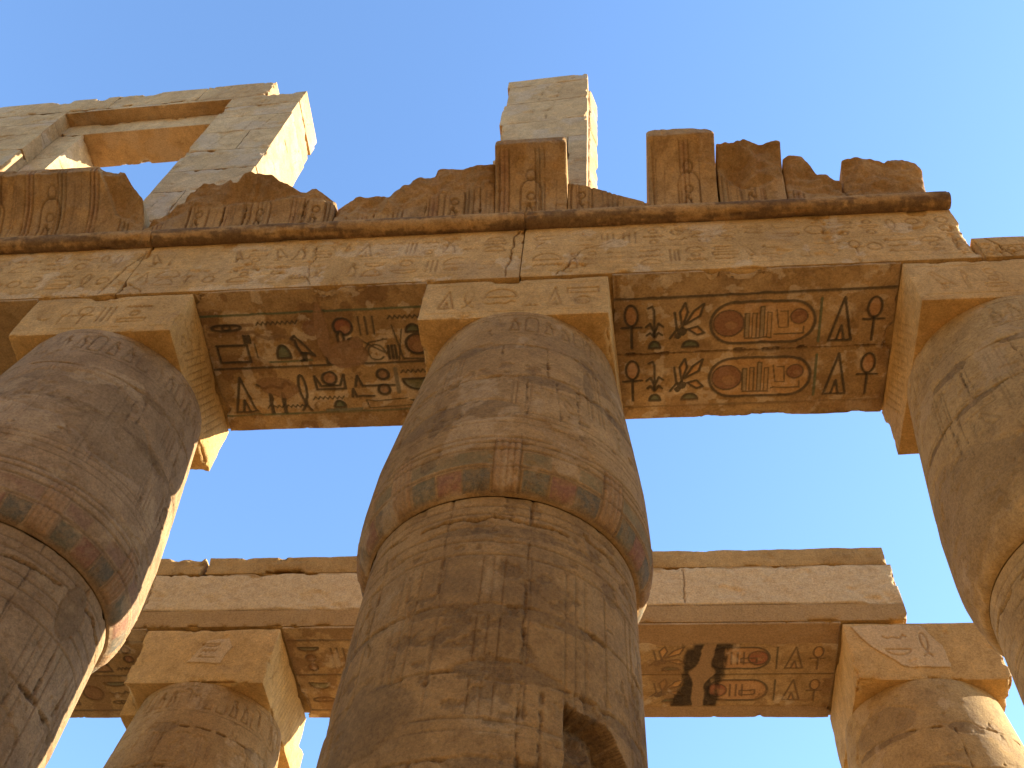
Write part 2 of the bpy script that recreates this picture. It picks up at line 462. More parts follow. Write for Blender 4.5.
def turned(name, cx, cy, prof, rows, mat, parent, draw, seed, ures=.015, top=None):
    toward = np.array([-cx, -cy]); toward /= np.linalg.norm(toward)
    right = np.array([-toward[1], toward[0]])
    if right[0] < 0: right = -right
    R = 1.45
    half = math.pi * R
    c = Canvas(np.concatenate([np.arange(-half, -half * .6, .06), np.arange(-half * .6, half * .6, ures), np.arange(half * .6, half, .06), [half]]), rows, seed)
    draw(c)
    pz = [p[0] for p in prof]; pr = [p[1] for p in prof]
    rad = (.97 if mat is M_COLR and cy < 10 else 1.0) * np.interp(c.V, pz, pr) + c.H * sstep(0, .15, half - abs(c.U)) * sstep(0, .015, c.V - rows[0]) 
    a = c.U / R
    X = cx + rad * (np.sin(a) * right[0] + np.cos(a) * toward[0])
    Y = cy + rad * (np.sin(a) * right[1] + np.cos(a) * toward[1])
    c.P[:, -1] = c.P[:, 0]
    P = np.stack([X, Y, c.V], -1)
    P[:, -1] = P[:, 0]
    o = write_mesh(name, [(P, c.P, False)], mat, parent)
    return o

def ring(c, z, w=.010, depth=.012, amp=.002, col=STAIN, alpha=.45):
    h = math.pi * 1.45
    c.line([(-h + 2 * h * i / 60, z + amp * math.sin(i * 1.7)) for i in range(61)], w, depth, col, alpha)

def draw_capital(seed, patches=(), bands=True, bandtint=0, rougher=1.0, tie0=0.0, faint=True, smooth_z=None):
    def f(c):
        c.grain(.005 * rougher, 1.8, .012 * rougher, .38, 2.4)
        if faint:
            K = dict(s=st(.013, .014 * rougher, STAIN, .25))
            rg = random.Random(seed)
            # frieze of serpents and discs under the abacus
            for i in range(-14, 15):
                u = i * .235 + .05
                g_figure(c, u, 12.62, .19, .36, K) if i % 3 else cartouche(c, u - .085, u + .085, 12.42, 12.84, K, vertical=True)
            ring(c, 12.36, .010, .008); ring(c, 12.90, .010, .008)
            for i in range(-9, 10):
                u = i * .43
                if i % 2 == 0:
                    for d in (-.10, -.05, .05, .10): c.line([(u + d, 10.35), (u + d, 11.9)], .010, .012, STAIN, .3)
                else:
                    g_box(c, u, 11.15, .5, .5, K)
                    g_reed(c, u - .12, 10.75, .14, .45, K); g_bird(c, u + .1, 10.75, .26, .4, K)
        c.worn(-.1, .25, .9)
        # drum joints
        h = 4.5
        for z, w in ((12.02, .012), (11.22, .022)):
            c.joint(-h, z, h, z, w, .022, .012, 70)
            for q_ in range(4): c.patch(c.rng.uniform(-2.4, 2.4), z - .03, c.rng.uniform(.15, .5), c.rng.uniform(.04, .12), seed=q_ + 13)
            for k in range(5):
                u = c.rng.uniform(-3, 3); c.joint(u, z, u + .02, z - .82, .010, .012, .01, 14)
        if bands:
            for z in (10.42, 10.33, 10.22): ring(c, z, .008, .008)
            P = 1.10     # spacing of the ties
            for i in range(-5, 6):
                u = tie0 + i * P
                cols = [GREEN, RED, GREEN] if i % 2 == 0 else [GREEN, RED, GREEN]
                x0, x1 = u + .14, u + P - .14
                for j in range(3):
                    xa = x0 + (x1 - x0) * j / 3; xb = x0 + (x1 - x0) * (j + 1) / 3
                    cc = [(.105, .10, .06), (.21, .085, .05), (.085, .085, .06)][j]
                    c.poly([(xa + .012, 9.27), (xb - .012, 9.27), (xb - .012, 9.49), (xa + .012, 9.49)], .008, cc, .8)
                    if j != 1 or i % 2: c.poly([(xa, 9.54), (xb, 9.54), (xb, 9.72), (xa, 9.72)], .006, (.14, .12, .055) if bandtint == 0 else (.20, .10, .06), .6)
                    c.line([(xa, 9.26), (xa, 9.50)], .008, .01, INK, .5)
                for d in (-.12, -.06, 0, .06, .12): c.line([(u + d, 9.26), (u + d, 9.92)], .009, .012, STAIN, .4)
                c.poly([(u - .12, 9.26), (u + .12, 9.26), (u + .12, 9.92), (u - .12, 9.92)], -.010, (.34, .18, .075), .5)
            for z in (9.26, 9.515, 9.75, 9.86, 9.95): ring(c, z, .011, .014, alpha=.5)
        for (cx, cz, rx, rz, s_) in patches:
            c.patch(cx, cz, rx, rz, alpha=.7 if seed == 31 else .4, seed=s_)
        c.blotch(1.3, .15, (.19, .11, .048), .4 if seed == 31 else .2, 0, .2, 5); c.blotch(1.7, .28, (.30, .19, .09), .25, .012, .05, 12)
        c.blotch(2.0, .18, (.44, .29, .14), .5, .003, .12, 8); c.blotch(3.6, .26, (.11, .062, .026), .5 if seed == 31 else .18, .010, .06, 15)
    return f

def draw_shaft(seed, patches=(), lines=True, hole=False, text=False, joints=(7.78, 7.05, 6.25, 5.4), block_joints=False):
    def f(c):
        h = 4.5
        c.grain(.005, 1.7, .014, .36, 2.2)
        for z in (9.10, 8.98, 8.74, 8.60, 8.42): ring(c, z, .010, .012)
        for k in range(3):
            ua = -2.6 + k * 1.7; c.crack(ua, 9.0 - .1 * k % .2, ua + 1.5, 8.93, .016, .03, .035, 18, STAIN, .6)
        for k in range(5): 
            ua = c.rng.uniform(-2.4, 2.2); za = c.rng.uniform(5.6, 8.3); c.crack(ua, za, ua + c.rng.uniform(-.3, .3), za - c.rng.uniform(.5, 1.1), .009, .02, .05, 12, STAIN, .4)
        if lines:
            rg = random.Random(seed + 3)
            u = -4.2
            while u < 4.2:
                for d in (0, .10, .21): c.line([(u + d, 6.66), (u + d, 8.40)], .009, .011, STAIN, .3)
                c.line([(u + .45, 6.66), (u + .45, 8.40)], .009, .010, STAIN, .35)
                u += .80
            ring(c, 6.62, .010, .010); ring(c, 6.50, .008, .007)
        if text:
            K = dict(s=st(.013, .012, STAIN, .15))
            for zz in (8.0, 7.3, 6.5, 5.7):
                glyph_row(c, -3.6, 3.6, zz - .32, zz + .3, seed + int(zz * 7), K)
                ring(c, zz + .36)
            for u in np.arange(-3.5, 3.6, .75): c.line([(u, 5), (u, 8.4)], .008, .008, STAIN, .2)
            c.worn(0, .3, .8)
        for z in joints:
            c.joint(-h, z, h, z + .02, .019, .022, .016, 70)
            for q_ in range(5): c.patch(c.rng.uniform(-2.6, 2.6), z - .03, c.rng.uniform(.15, .5), c.rng.uniform(.04, .10), seed=q_ + 3)
        rg = random.Random(seed)
        for a, b in zip((9.22,) + tuple(joints[:-1]), joints):
            for k in range(3):
                u = rg.uniform(-2.5, 2.5) if not (k == 0) else .22
                c.joint(u, a, u, b, .013, .014, .010, 14)
        for (cx, cz, rx, rz, s_) in patches: c.patch(cx, cz, rx, rz, seed=s_)
        c.blotch(1.2, .0, (.14, .08, .034), .55 if seed == 41 else .25, 0, .3, 5); c.blotch(1.5, .26, (.2, .12, .055), .3, .014, .05, 12)
        c.blotch(1.8, .2, (.38, .245, .11), .45, .003, .12, 8); c.blotch(3.4, .25, (.10, .055, .022), .5 if seed == 41 else .2, .010, .06, 15)
        if hole:
            n = fbm(c.U * 3, c.V * 3, 1.0, 77, 5)
            tt_ = (c.U - .6).clip(0, 1.3) / 1.0
            edge = 7.0 - .16 * tt_ - .45 * tt_ ** 4 + .09 * n + .03 * np.round(3 * vnoise(c.U * 4, 0, 0, 5)) / 1.5
            m = sstep(0, .03, edge - c.V) * sstep(.60, .62, c.U + .012 * n) * (1 - sstep(1.7, 1.8, c.U + .1 * n)) * sstep(5.15, 5.25, c.V + .1 * n)
            d = .22 + .10 * fbm(c.U * 5, c.V * 5, 3, 12, 6)
            c.H = c.H * (1 - m) - m * d
            m = sstep(-.012, 0, edge - c.V) * sstep(.60, .62, c.U) * (1 - sstep(1.7, 1.8, c.U)) * sstep(5.15, 5.25, c.V)
            c.blend((slice(None), slice(None)), m, 0, (.085, .05, .026), .75)  # recess and its upper lip painted dark, deepening the hole's shade by colour
    return f

ROWS_S = np.concatenate([np.linspace(0, 4.6, 24), np.arange(4.65, 9.24, .016)])
ROWS_C = np.concatenate([[9.24, 9.25, 9.26, 9.28, 9.31, 9.34, 9.37], np.arange(9.385, 13.001, .0155), [13.0]])

def draw_abacus_front(seed, k=CARVE, smooth=False, relic=None):
    def f(c):
        c.grain(.004, 2, .012, .4)
        u0, u1, v0, v1 = c.u[0], c.u[-1], c.v[0], c.v[-1]
        if not smooth:
            glyph_row(c, u0 + .22, u1 - .2, v0 + .22, v1 - .24, seed, k)
            c.line([(u0 + .1, v1 - .14), (u1 - .1, v1 - .14)], .010, .008)
            c.line([(u0 + .1, v0 + .13), (u1 - .1, v0 + .13)], .010, .008)
        c.worn(.0, .35, .75)
        c.blotch(2.4, .3, (.26, .16, .075), .35, .003, .15, 3)
        if relic:
            pts, gx0, gx1, gz0, gz1 = relic
            q = []
            for (ax, ay), (bx, by) in zip(pts, pts[1:] + pts[:1]):
                w_ = c.wobble(ax, ay, bx, by, .012, 6); q += w_[:-1]
            c.poly(q, -.016, (.52, .36, .19), .55)
            glyph_row(c, gx0, gx1, gz0, gz1, seed, CARVE)
    return f
def draw_abacus_side(seed, k=CARVE, hatch=True):
    def f(c):
        c.grain(.005, 2, .012, .4)
        u0, u1, v0, v1 = c.u[0], c.u[-1], c.v[0], c.v[-1]
        if hatch:
            for i in range(13):
                x = u0 + .5 + i * .11
                c.line([(x, v0 + .18), (x + .28, v1 - .2)], .010, .012, STAIN, .35)
            glyph_row(c, u0 + .1, u0 + .7, v0 + .2, v1 - .2, seed, k)
        c.crack(u0 + .2, v1 - .1, u1 - .3, v0 + .2, .008, .01, .04)
    return f

def column(name, label, cx, cy, ax, mats, cap, shaft, afront, aside, seed, ay=1.205, ures=.0145, zt=ZT, group=None, warp=None, detail=True, gap=.0):
    t = thing('column', label, 'column', (cx, cy, 0), group)
    # stone base disc
    aa = np.linspace(0, 2 * math.pi, 73)
    zz = np.array([0, .05, .36, .42, .42]); rr = np.array([2.0, 2.05, 2.05, 1.98, 1.4])
    P = np.stack([cx + rr[:, None] * np.cos(aa), cy + rr[:, None] * np.sin(aa), zz[:, None] + 0 * aa], -1)
    write_mesh('base', [(P, np.zeros(P.shape[:2] + (4,)), False)], mats, t)
    turned('shaft', cx, cy, PROFILE, ROWS_S, mats, t, shaft, seed, ures)
    turned('capital', cx, cy, CAPITAL, ROWS_C, mats, t, cap, seed + 1, ures)
    fr = .0125 if detail else .04
    faces = {'front': (fr, afront), 'right': (.018, aside), 'left': (.018, aside), 'bottom': (.05, None)}
    block('abacus', ax, (cy - ay, cy + ay), (ZB, zt - .004), mats if afront is None else M_ARCH, t, faces, .06, .014, .05, seed + 5, warp)
    return t

CY1, CY2 = 7.765, 14.725
def shear_x(x0, x1, df0, db0, df1, db1, y0, y1):
    """moves the left/right side at the front/back (stones laid a little out of square)"""
    def w(P):
        tx = (P[..., 0] - x0) / (x1 - x0); ty = (P[..., 1] - y0) / (y1 - y0)
        d = (1 - tx) * ((1 - ty) * df0 + ty * db0) + tx * ((1 - ty) * df1 + ty * db1)
        P = P.copy(); P[..., 0] += d; return P
    return w
G1 = 'columns of the front row'
G2 = 'columns of the rear row'
column('c', 'massive greyish sandstone column at the left edge, reddish painted band round its bud capital', -6.97, CY1, (-8.07, -5.82), M_COLL,
       draw_capital(11, patches=((-.5, 11.4, .8, .45, 3), (.3, 10.9, .6, .5, 7), (1.6, 10.2, .4, .5, 8)), bandtint=1, rougher=1.3, tie0=.05),
       draw_shaft(21, patches=((.2, 7.6, .5, .3, 4), (.9, 8.8, .2, .35, 9), (-.6, 6.6, .5, .4, 5))),
       draw_abacus_front(4), draw_abacus_side(6), 101, group=G1,
       warp=shear_x(-8.07, -5.82, 0, 0, .03, -.03, 6.56, 8.97))
column('c', 'massive central sandstone column, green and red painted band, broken hole low on its shaft', -1.235, CY1, (-2.5, .0), M_COLM,
       draw_capital(31, patches=((-.62, 10.50, .70, .22, 2), (.80, 11.5, .08, .35, 5)), tie0=-.07),
       draw_shaft(41, patches=((-1.1, 6.75, .5, .42, 6), (.1, 7.1, .5, .10, 7), (.0, 8.75, .9, .07, 8)), hole=True),
       draw_abacus_front(9), draw_abacus_side(8), 202, group=G1,
       warp=shear_x(-2.5, 0, 0, 0, -.03, .14, 6.56, 8.97))
column('c', 'massive pale sandstone column at the right edge, plain smooth bulging capital', 4.99, CY1, (3.785, 6.42), M_COLR,
       draw_capital(51, patches=((-1.6, 10.1, 1.6, .75, 3), (.8, 10.0, 1.2, .6, 5)), bands=False, rougher=.7, faint=True),
       draw_shaft(61, text=True, lines=False, patches=((.5, 8.2, .4, .3, 2),)),
       draw_abacus_front(14, FAINT), draw_abacus_side(15, FAINT), 303, group=G1)
column('c', 'shorter looking sandstone column of the rear row, seen between the left and central columns', -7.29, CY2, (-8.54, -6.06), M_COLM,
       draw_capital(71, bands=False, rougher=1.5), draw_shaft(81, lines=False, text=True), draw_abacus_front(17, smooth=True, relic=([(-7.55, 13.45), (-6.95, 13.42), (-6.82, 13.8), (-6.95, 14.0), (-7.3, 13.95)], -7.4, -6.9, 13.5, 13.9)), draw_abacus_side(18), 404,
       ay=1.235, zt=14.22, group=G2, ures=.018)
column('c', 'eroded pitted sandstone column of the rear row at the lower right corner', 4.9, CY2, (3.70, 6.12), M_COLR,
       draw_capital(91, bands=False, rougher=2.6, faint=False, patches=((-.6, 12.3, .8, .3, 4),)), draw_shaft(95, lines=False), draw_abacus_front(19, smooth=True, relic=([(3.82, 14.14), (4.95, 14.16), (5.2, 13.7), (5.22, 13.25), (4.5, 13.27), (4.25, 13.5), (4.0, 13.8)], 4.22, 5.1, 13.42, 14.02)), draw_abacus_side(20, hatch=False), 505,
       ay=1.235, zt=14.22, group=G2, ures=.018)


def copy_tree(o, dx, dy, label, parent=None):
    c = o.copy(); COL.objects.link(c)
    if parent is None:
        c.location = (o.location.x + dx, o.location.y + dy, o.location.z); c['label'] = label
    else: c.parent = parent
    for ch in [q for q in list(COL.objects) if q.parent is o]: copy_tree(ch, 0, 0, None, c)
    return c
fr_ = [o for o in COL.objects if o.parent is None and o.name.startswith('column')]
copy_tree(fr_[2], 6.04, 0, 'next sandstone column of the front row, beyond the right edge column')
copy_tree(fr_[2], -17.63, 0, 'next sandstone column of the front row, beyond the left edge')
copy_tree(fr_[3], -6.0, 0, 'next sandstone column of the rear row, behind the left edge column')

# the tall columns of the nave, standing behind the viewer
def great_column(x, y):
    t = thing('great_column', 'towering open capital column of the nave, facing the row of smaller columns', 'column', (x, y, 0), 'towering nave columns')
    aa = np.linspace(0, 2 * math.pi, 65)
    def lathe(nm, prof):
        z = np.array([p[0] for p in prof]); r = np.array([p[1] for p in prof])
        P = np.stack([x + r[:, None] * np.cos(aa), y + r[:, None] * np.sin(aa), z[:, None] + 0 * aa], -1)
        write_mesh(nm, [(P, np.zeros(P.shape[:2] + (4,)), False)], M_COLM, t)
    lathe('base', [(0, 2.7), (.5, 2.7), (.6, 2.5), (.6, 1.7)])
    lathe('shaft', [(.6, 1.65), (1.5, 1.8), (6, 1.78), (16.3, 1.5)])
    lathe('capital', [(16.3, 1.45), (17.2, 1.55), (18.3, 1.95), (19.0, 2.6), (19.35, 3.25), (19.5, 3.3), (19.55, 1.3)])
    block('abacus', (x - 1.3, x + 1.3), (y - 1.3, y + 1.3), (19.5, 20.5), M_ARCH, t, None, .2, seed=7)
    return t
for gy in (-8.5, -17.5):
    for gx in (-21, -14, -7, 0, 7, 14, 21): great_column(gx, gy)
    for gx in (-21, -14, -7, 0, 7, 14):
        tag(block('great_architrave', (gx + .01, gx + 6.99), (gy - 1.3, gy + 1.3), (20.51, 22.6), M_ARCH, None, None, .3, seed=8), 'beam resting on the towering nave columns', 'architrave', 'beams over the nave columns')

# ------------------------------------------------------------------ soffits
def soffit_right(c):
    c.grain(.009, 2, .018, .26)
    c.H += .004 * fbm(c.U * 14, c.V * 14, 1, 3, 3)
    c.blotch(1.5, .12, (.20, .11, .045), .55, 0, .2, 5)
    c.blotch(4.5, .14, PALE, .42, -.003, .10, 11)
    c.blotch(3.2, .20, PALE, .4, .002, .22, 6)
    u0, u1, v0, v1 = .0, 3.79, -8.97, -6.56
    W, D = u1 - u0, v1 - v0
    X = lambda t: u0 + .04 + (W - .08) * t
    Yv = lambda d: v1 - D * d
    c.line([(u0, Yv(.165)), (u1, Yv(.15))], .024, .012, INK, .8)
    c.line([(u0, Yv(.905)), (u1, Yv(.90))], .018, .006, (.18, .12, .06), .7)
    rg = random.Random(5)
    for r, (ya, yb) in enumerate(((.19, .50), (.56, .87))):
        yc, h = Yv((ya + yb) / 2), D * (yb - ya)
        k = PAINTED
        g_ankh(c, X(.06), yc, .30, h * .92, dict(k, fill=(.42, .2, .08)))
        g_sedge(c, X(.145), yc, .26, h * .9, k)
        g_bee(c, X(.262), yc, .52, h * .9, k)
        xa, xb = X(.352), X(.73)
        cartouche(c, xa, xb, yc - h * .43, yc + h * .43, dict(s=st(.026, .008, INK, .85)), OCHRE)
        g_disc(c, X(.418), yc, h * .62, h * .62, dict(s=st(.014, .006, INK, .7), red=(.17, .065, .04)))
        for i, xx in enumerate((.485, .512, .540, .566)):
            hh = h * (.5 if i != 2 else .62)
            c.poly([(X(xx) - .03, yc - h * .3), (X(xx) + .03, yc - h * .3), (X(xx) + .03, yc - h * .3 + hh), (X(xx) - .03, yc - h * .3 + hh)], .002, (.34, .2, .08) if i % 2 else (.2, .17, .1), .6)
            c.line([(X(xx) - .03, yc - h * .3), (X(xx) - .03, yc - h * .3 + hh), (X(xx) + .03, yc - h * .3 + hh), (X(xx) + .03, yc - h * .3)], .010, .005, INK, .8)
        c.line([(X(.478), yc - h * .33), (X(.575), yc - h * .33)], .012, .005, INK, .8)
        c.line([(X(.59), yc + h * .25), (X(.60), yc - h * .12), (X(.635), yc - h * .12), (X(.63), yc + h * .22), (X(.605), yc + h * .22)], .012, .005, INK, .8)
        g_disc(c, X(.672), yc + h * .1, h * .34, h * .34, dict(s=st(.012, .005, INK, .7), red=(.18, .07, .04)))
        c.line([(X(.585), yc - h * .26), (X(.69), yc - h * .26), (X(.69), yc - h * .12)], .014, .005, INK, .8)
        c.line([(X(.748), yc - h * .46), (X(.748), yc + h * .46)], .020, .008, GREEN, .85)
        g_tri(c, X(.825), yc, .36, h * .92, k)
        g_ankh(c, X(.94), yc, .30, h * .92, dict(k, fill=(.42, .2, .08)))
    c.joint(u0, Yv(.53), u1, Yv(.525), .020, .03, .008, 40)
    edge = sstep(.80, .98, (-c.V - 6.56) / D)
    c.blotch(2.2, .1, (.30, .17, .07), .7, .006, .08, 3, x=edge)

def soffit_left(c):
    c.grain(.009, 2, .018, .26)
    c.H += .004 * fbm(c.U * 14, c.V * 14, 1, 3, 3)
    c.blotch(1.8, .04, (.19, .10, .04), .7, .006, .08, 5)
    c.blotch(4.5, .12, PALE, .42, -.003, .10, 11)
    c.blotch(3.0, .18, PALE, .42, .002, .22, 6)
    u0, u1, v0, v1 = -5.84, -2.5, -8.97, -6.56
    W, D = u1 - u0, v1 - v0
    X = lambda t: u0 + .03 + (W - .06) * t
    Yv = lambda d: v1 - D * d
    k = dict(PAINTED, s=st(.024, .016, INK, .9), fill=(.36, .21, .09))
    for d, cc in ((.165, GREEN), (.535, INK), (.88, GREEN)):
        c.line([(u0, Yv(d)), (u1, Yv(d - .012))], .022, .008, cc, .85)
    def box(t0, t1, d0, d1): return X((t0 + t1) / 2), Yv((d0 + d1) / 2), (t1 - t0) * W, (d1 - d0) * D
    for d in (.24, .29): c.line([(X(.02), Yv(d)), (X(.22), Yv(d - .01))], .035, .004, (.2, .11, .05), .75)
    g_box(c, *box(.03, .18, .33, .53), k); c.line([(X(.21), Yv(.36)), (X(.21), Yv(.46))], .015, .006, INK, .8)
    for q in ((.24, .42, .19, .26), (.82, .99, .17, .26), (.84, .99, .56, .62), (.2, .38, .78, .86), (.42, .56, .73, .8)): g_water(c, *box(*q), dict(s=st(.014, .006, INK, .85)))
    c.line([(X(.23), Yv(.30)), (X(.28), Yv(.33)), (X(.33), Yv(.31)), (X(.38), Yv(.33)), (X(.42), Yv(.45))], .035, .005, (.20, .12, .06), .7)
    g_loaf(c, *box(.30, .36, .38, .47), dict(s=k['s'], fill=GREEN))
    c.line([(X(.26), Yv(.495)), (X(.45), Yv(.49))], .020, .006, GREEN, .8)
    c.poly(c.ell(X(.475), Yv(.27), .12, .13), .003, (.2, .1, .05), .8)
    g_disc(c, *box(.57, .66, .2, .34), k)
    g_bird(c, *box(.37, .47, .31, .50), k); g_reed(c, *box(.50, .55, .38, .52), k); g_eye(c, *box(.03, .17, .20, .30), k)
    g_snake(c, *box(.17, .33, .60, .74), k); g_ankh(c, *box(.575, .62, .30, .50), k); g_strokes(c, *box(.16, .20, .30, .36), k)
    g_reed(c, *box(.20, .24, .72, .87), k); g_reed(c, *box(.26, .30, .72, .87), k); g_strokes(c, *box(.79, .84, .40, .51), k)
    g_strokes(c, *box(.67, .77, .19, .34), dict(s=st(.018, .007, INK, .8)))
    g_loaf(c, *box(.62, .67, .35, .40), dict(s=k['s'], fill=GREEN))
    c.line([(X(.66), Yv(.50)), (X(.72), Yv(.38)), (X(.80), Yv(.36))], .016, .006, INK, .8)
    c.line([(X(.68), Yv(.36)), (X(.79), Yv(.46))] + c.ell(X(.745), Yv(.45), .12, .13, 16, .5, 5.6), .018, .006, INK, .8)
    c.line([(X(.83), Yv(.27)), (X(.86), Yv(.50)), (X(.98), Yv(.51))], .018, .006, INK, .8); c.line([(X(.87), Yv(.30)), (X(.84), Yv(.51))], .014, .006, INK, .8)
    g_disc(c, *box(.87, .99, .33, .48), dict(s=k['s'], red=(.22, .10, .05)))
    g_loaf(c, *box(.89, .95, .27, .32), dict(s=k['s'], fill=GREEN))
    g_tri(c, *box(.04, .15, .60, .86), k)
    c.poly([(X(.17), Yv(.62)), (X(.24), Yv(.6)), (X(.33), Yv(.62)), (X(.38), Yv(.7)), (X(.3), Yv(.77)), (X(.2), Yv(.72))], .003, (.24, .13, .06), .75)
    g_rope(c, *box(.34, .42, .59, .86), k)
    g_throne(c, *box(.44, .58, .56, .72), dict(k, red=(.28, .14, .07)))
    g_loaf(c, *box(.51, .56, .79, .84), dict(s=k['s'], fill=GREEN)); c.line([(X(.47), Yv(.86)), (X(.63), Yv(.855))], .026, .006, (.12, .14, .1), .9)
    g_arm(c, *box(.62, .80, .58, .76), k); g_disc(c, *box(.72, .79, .57, .65), dict(s=k['s'], red=(.2, .11, .06)))
    c.line([(X(.815), Yv(.57)), (X(.815), Yv(.74))], .035, .006, (.14, .12, .08), .8)
    g_bowl(c, *box(.84, .99, .60, .76), k)
    g_disc(c, *box(.72, .78, .68, .76), dict(s=k['s'], red=(.2, .11, .06))); g_arm(c, *box(.6, .7, .68, .82), k)
    c.line([(X(.88), Yv(.80))] + c.ell(X(.86), Yv(.82), .06, .045, 10, 1.57, -1.57) + [(X(.67), Yv(.85)), (X(.66), Yv(.79)), (X(.70), Yv(.80)), (X(.85), Yv(.785))], .013, .006, INK, .8)
    for q in ((.60, .46, .33, .24, 3), (.52, .30, .10, .5, 4), (.66, .38, .10, .1, 9)):
        c.patch(X(q[0]), Yv(q[1]), q[2], q[3], (.25, .14, .07), .85, .004, q[4], .3)
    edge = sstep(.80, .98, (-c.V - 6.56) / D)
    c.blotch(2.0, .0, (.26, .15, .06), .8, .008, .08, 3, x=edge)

def soffit_rear_right(c):
    c.grain(.005, 2, .012, .3)
    u0, u1, v0, v1 = .0, 3.7, -15.96, -13.49
    D = v1 - v0; Yv = lambda d: v1 - D * d
    for r, (ya, yb) in enumerate(((.22, .48), (.56, .82))):
        yc, h = Yv((ya + yb) / 2), D * (yb - ya)
        k = dict(PAINTED, s=st(.018, .01, (.13, .08, .045), .85))
        g_bee(c, u0 + .75, yc, .7, h * .95, k)
        cartouche(c, u0 + 1.5, u0 + 2.55, yc - h * .42, yc + h * .42, dict(s=st(.026, .01, INK, .8)), (.44, .2, .08))
        g_disc(c, u0 + (1.66 if r else 2.36), yc, h * .6, h * .6, dict(k, red=(.25, .07, .04)))
        g_strokes(c, u0 + 2.0, yc, .36, h * .6, k); g_box(c, u0 + 2.2, yc - h * .1, .3, h * .3, k)
        c.line([(u0 + 2.68, yc - h * .42), (u0 + 2.68, yc + h * .42)], .02, .008, INK, .8)
        g_tri(c, u0 + 2.98, yc, .36, h * .85, k); g_ankh(c, u0 + 3.38, yc, .28, h * .9, k)
    c.line([(u0, Yv(.52)), (u1, Yv(.515))], .016, .012, INK, .6)
    c.blotch(2.2, .12, (.22, .12, .05), .6, .004, .12, 5)
    c.blotch(2.5, .18, PALE, .42, .003, .22, 6)
    # smooth repair margins front and back, plus the patch with black stains
    n = fbm(c.U * 3, c.V * 3, 2, 3, 4) * .03
    m = np.maximum(1 - sstep(.19, .20, (-c.V - 13.49) / D + n), sstep(.855, .865, (-c.V - 13.49) / D + n))
    c.H = c.H * (1 - m) + .01 * m
    c.blend((slice(None), slice(None)), m, 0, (.30, .18, .085), .85)
    w = fbm(c.U * 1.4, c.V * 1.4, 7, 9, 5)
    t = (-c.V - 13.49) / D
    xc = u0 + 1.56 - .36 * (t - .2)
    d = abs(c.U - xc + .12 * w) - .10 * (c.U < xc)
    inb = sstep(.17, .22, t) * (1 - sstep(.85, .87, t))
    c.blend((slice(None), slice(None)), (1 - sstep(.24, .40, d + .22 * fbm(c.U * 9, c.V * 2.5, 1, 4, 5))) * inb, 0, (.026, .017, .010), .93)
    pm = (1 - sstep(.085, .11, abs(c.U - xc + .12 * w) * (1 - .55 * np.exp(-((t - .5) / .10) ** 2)))) * inb
    c.H = c.H * (1 - pm) + .008 * pm
    c.blend((slice(None), slice(None)), pm, 0, (.30, .18, .085), .95)

def soffit_rear_left(seed, ua, ub):
    def f(c):
        c.grain(.005, 2, .012, .3)
        D = 2.47; Yv = lambda d: -13.49 - D * d
        k = dict(s=st(.022, .014, (.12, .075, .04), .85), fill=(.3, .16, .07), green=(.14, .14, .08), red=(.25, .1, .05))
        for d in (.13, .5, .9): c.line([(ua, Yv(d)), (ub, Yv(d))], .024, .012, (.14, .1, .06), .8)
        glyph_row(c, ua + .1, ub - .05, Yv(.47), Yv(.17), seed, k)
        glyph_row(c, ua + .1, ub - .05, Yv(.86), Yv(.54), seed + 3, k)
        c.blotch(1.8, .05, (.22, .12, .05), .7, .004, .12, 5)
        c.blotch(2.5, .15, PALE, .42, .003, .22, 6)
    return f

# ------------------------------------------------------------------ architraves
def face_writing(seed, x0, x1, z0, z1, rows=2, cracks=(), k=FAINT, smoothright=False):
    def f(c):
        c.grain(.010, 1.4, .016, .30)
        c.H += .006 * fbm(c.U * 3, c.V * 12, 1, seed + 5, 5)
        k2 = dict(s=st(.015, .016, STAIN, .30))
        h = (z1 - z0 - .2) / rows
        for r in range(rows):
            glyph_row(c, x0 + .1, x1 - .1, z0 + .1 + h * r + .06, z0 + .1 + h * (r + 1) - .06, seed + r, k2)
            c.line([(x0, z0 + .1 + h * r), (x1, z0 + .1 + h * r)], .009, .008, STAIN, .2)
        c.worn(.05, .35, .8, 1.6)
        c.grain(.006, 3, .014, .30)
        for q in cracks: c.crack(*q)
        c.blotch(1.2, .15, (.36, .23, .11), .5, 0, .25, 3)
        c.blotch(2.2, .2, (.62, .50, .33), .3, .003, .10, 7)
    return f
def plain(c):
    c.grain(.005, 1.6, .012, .36)

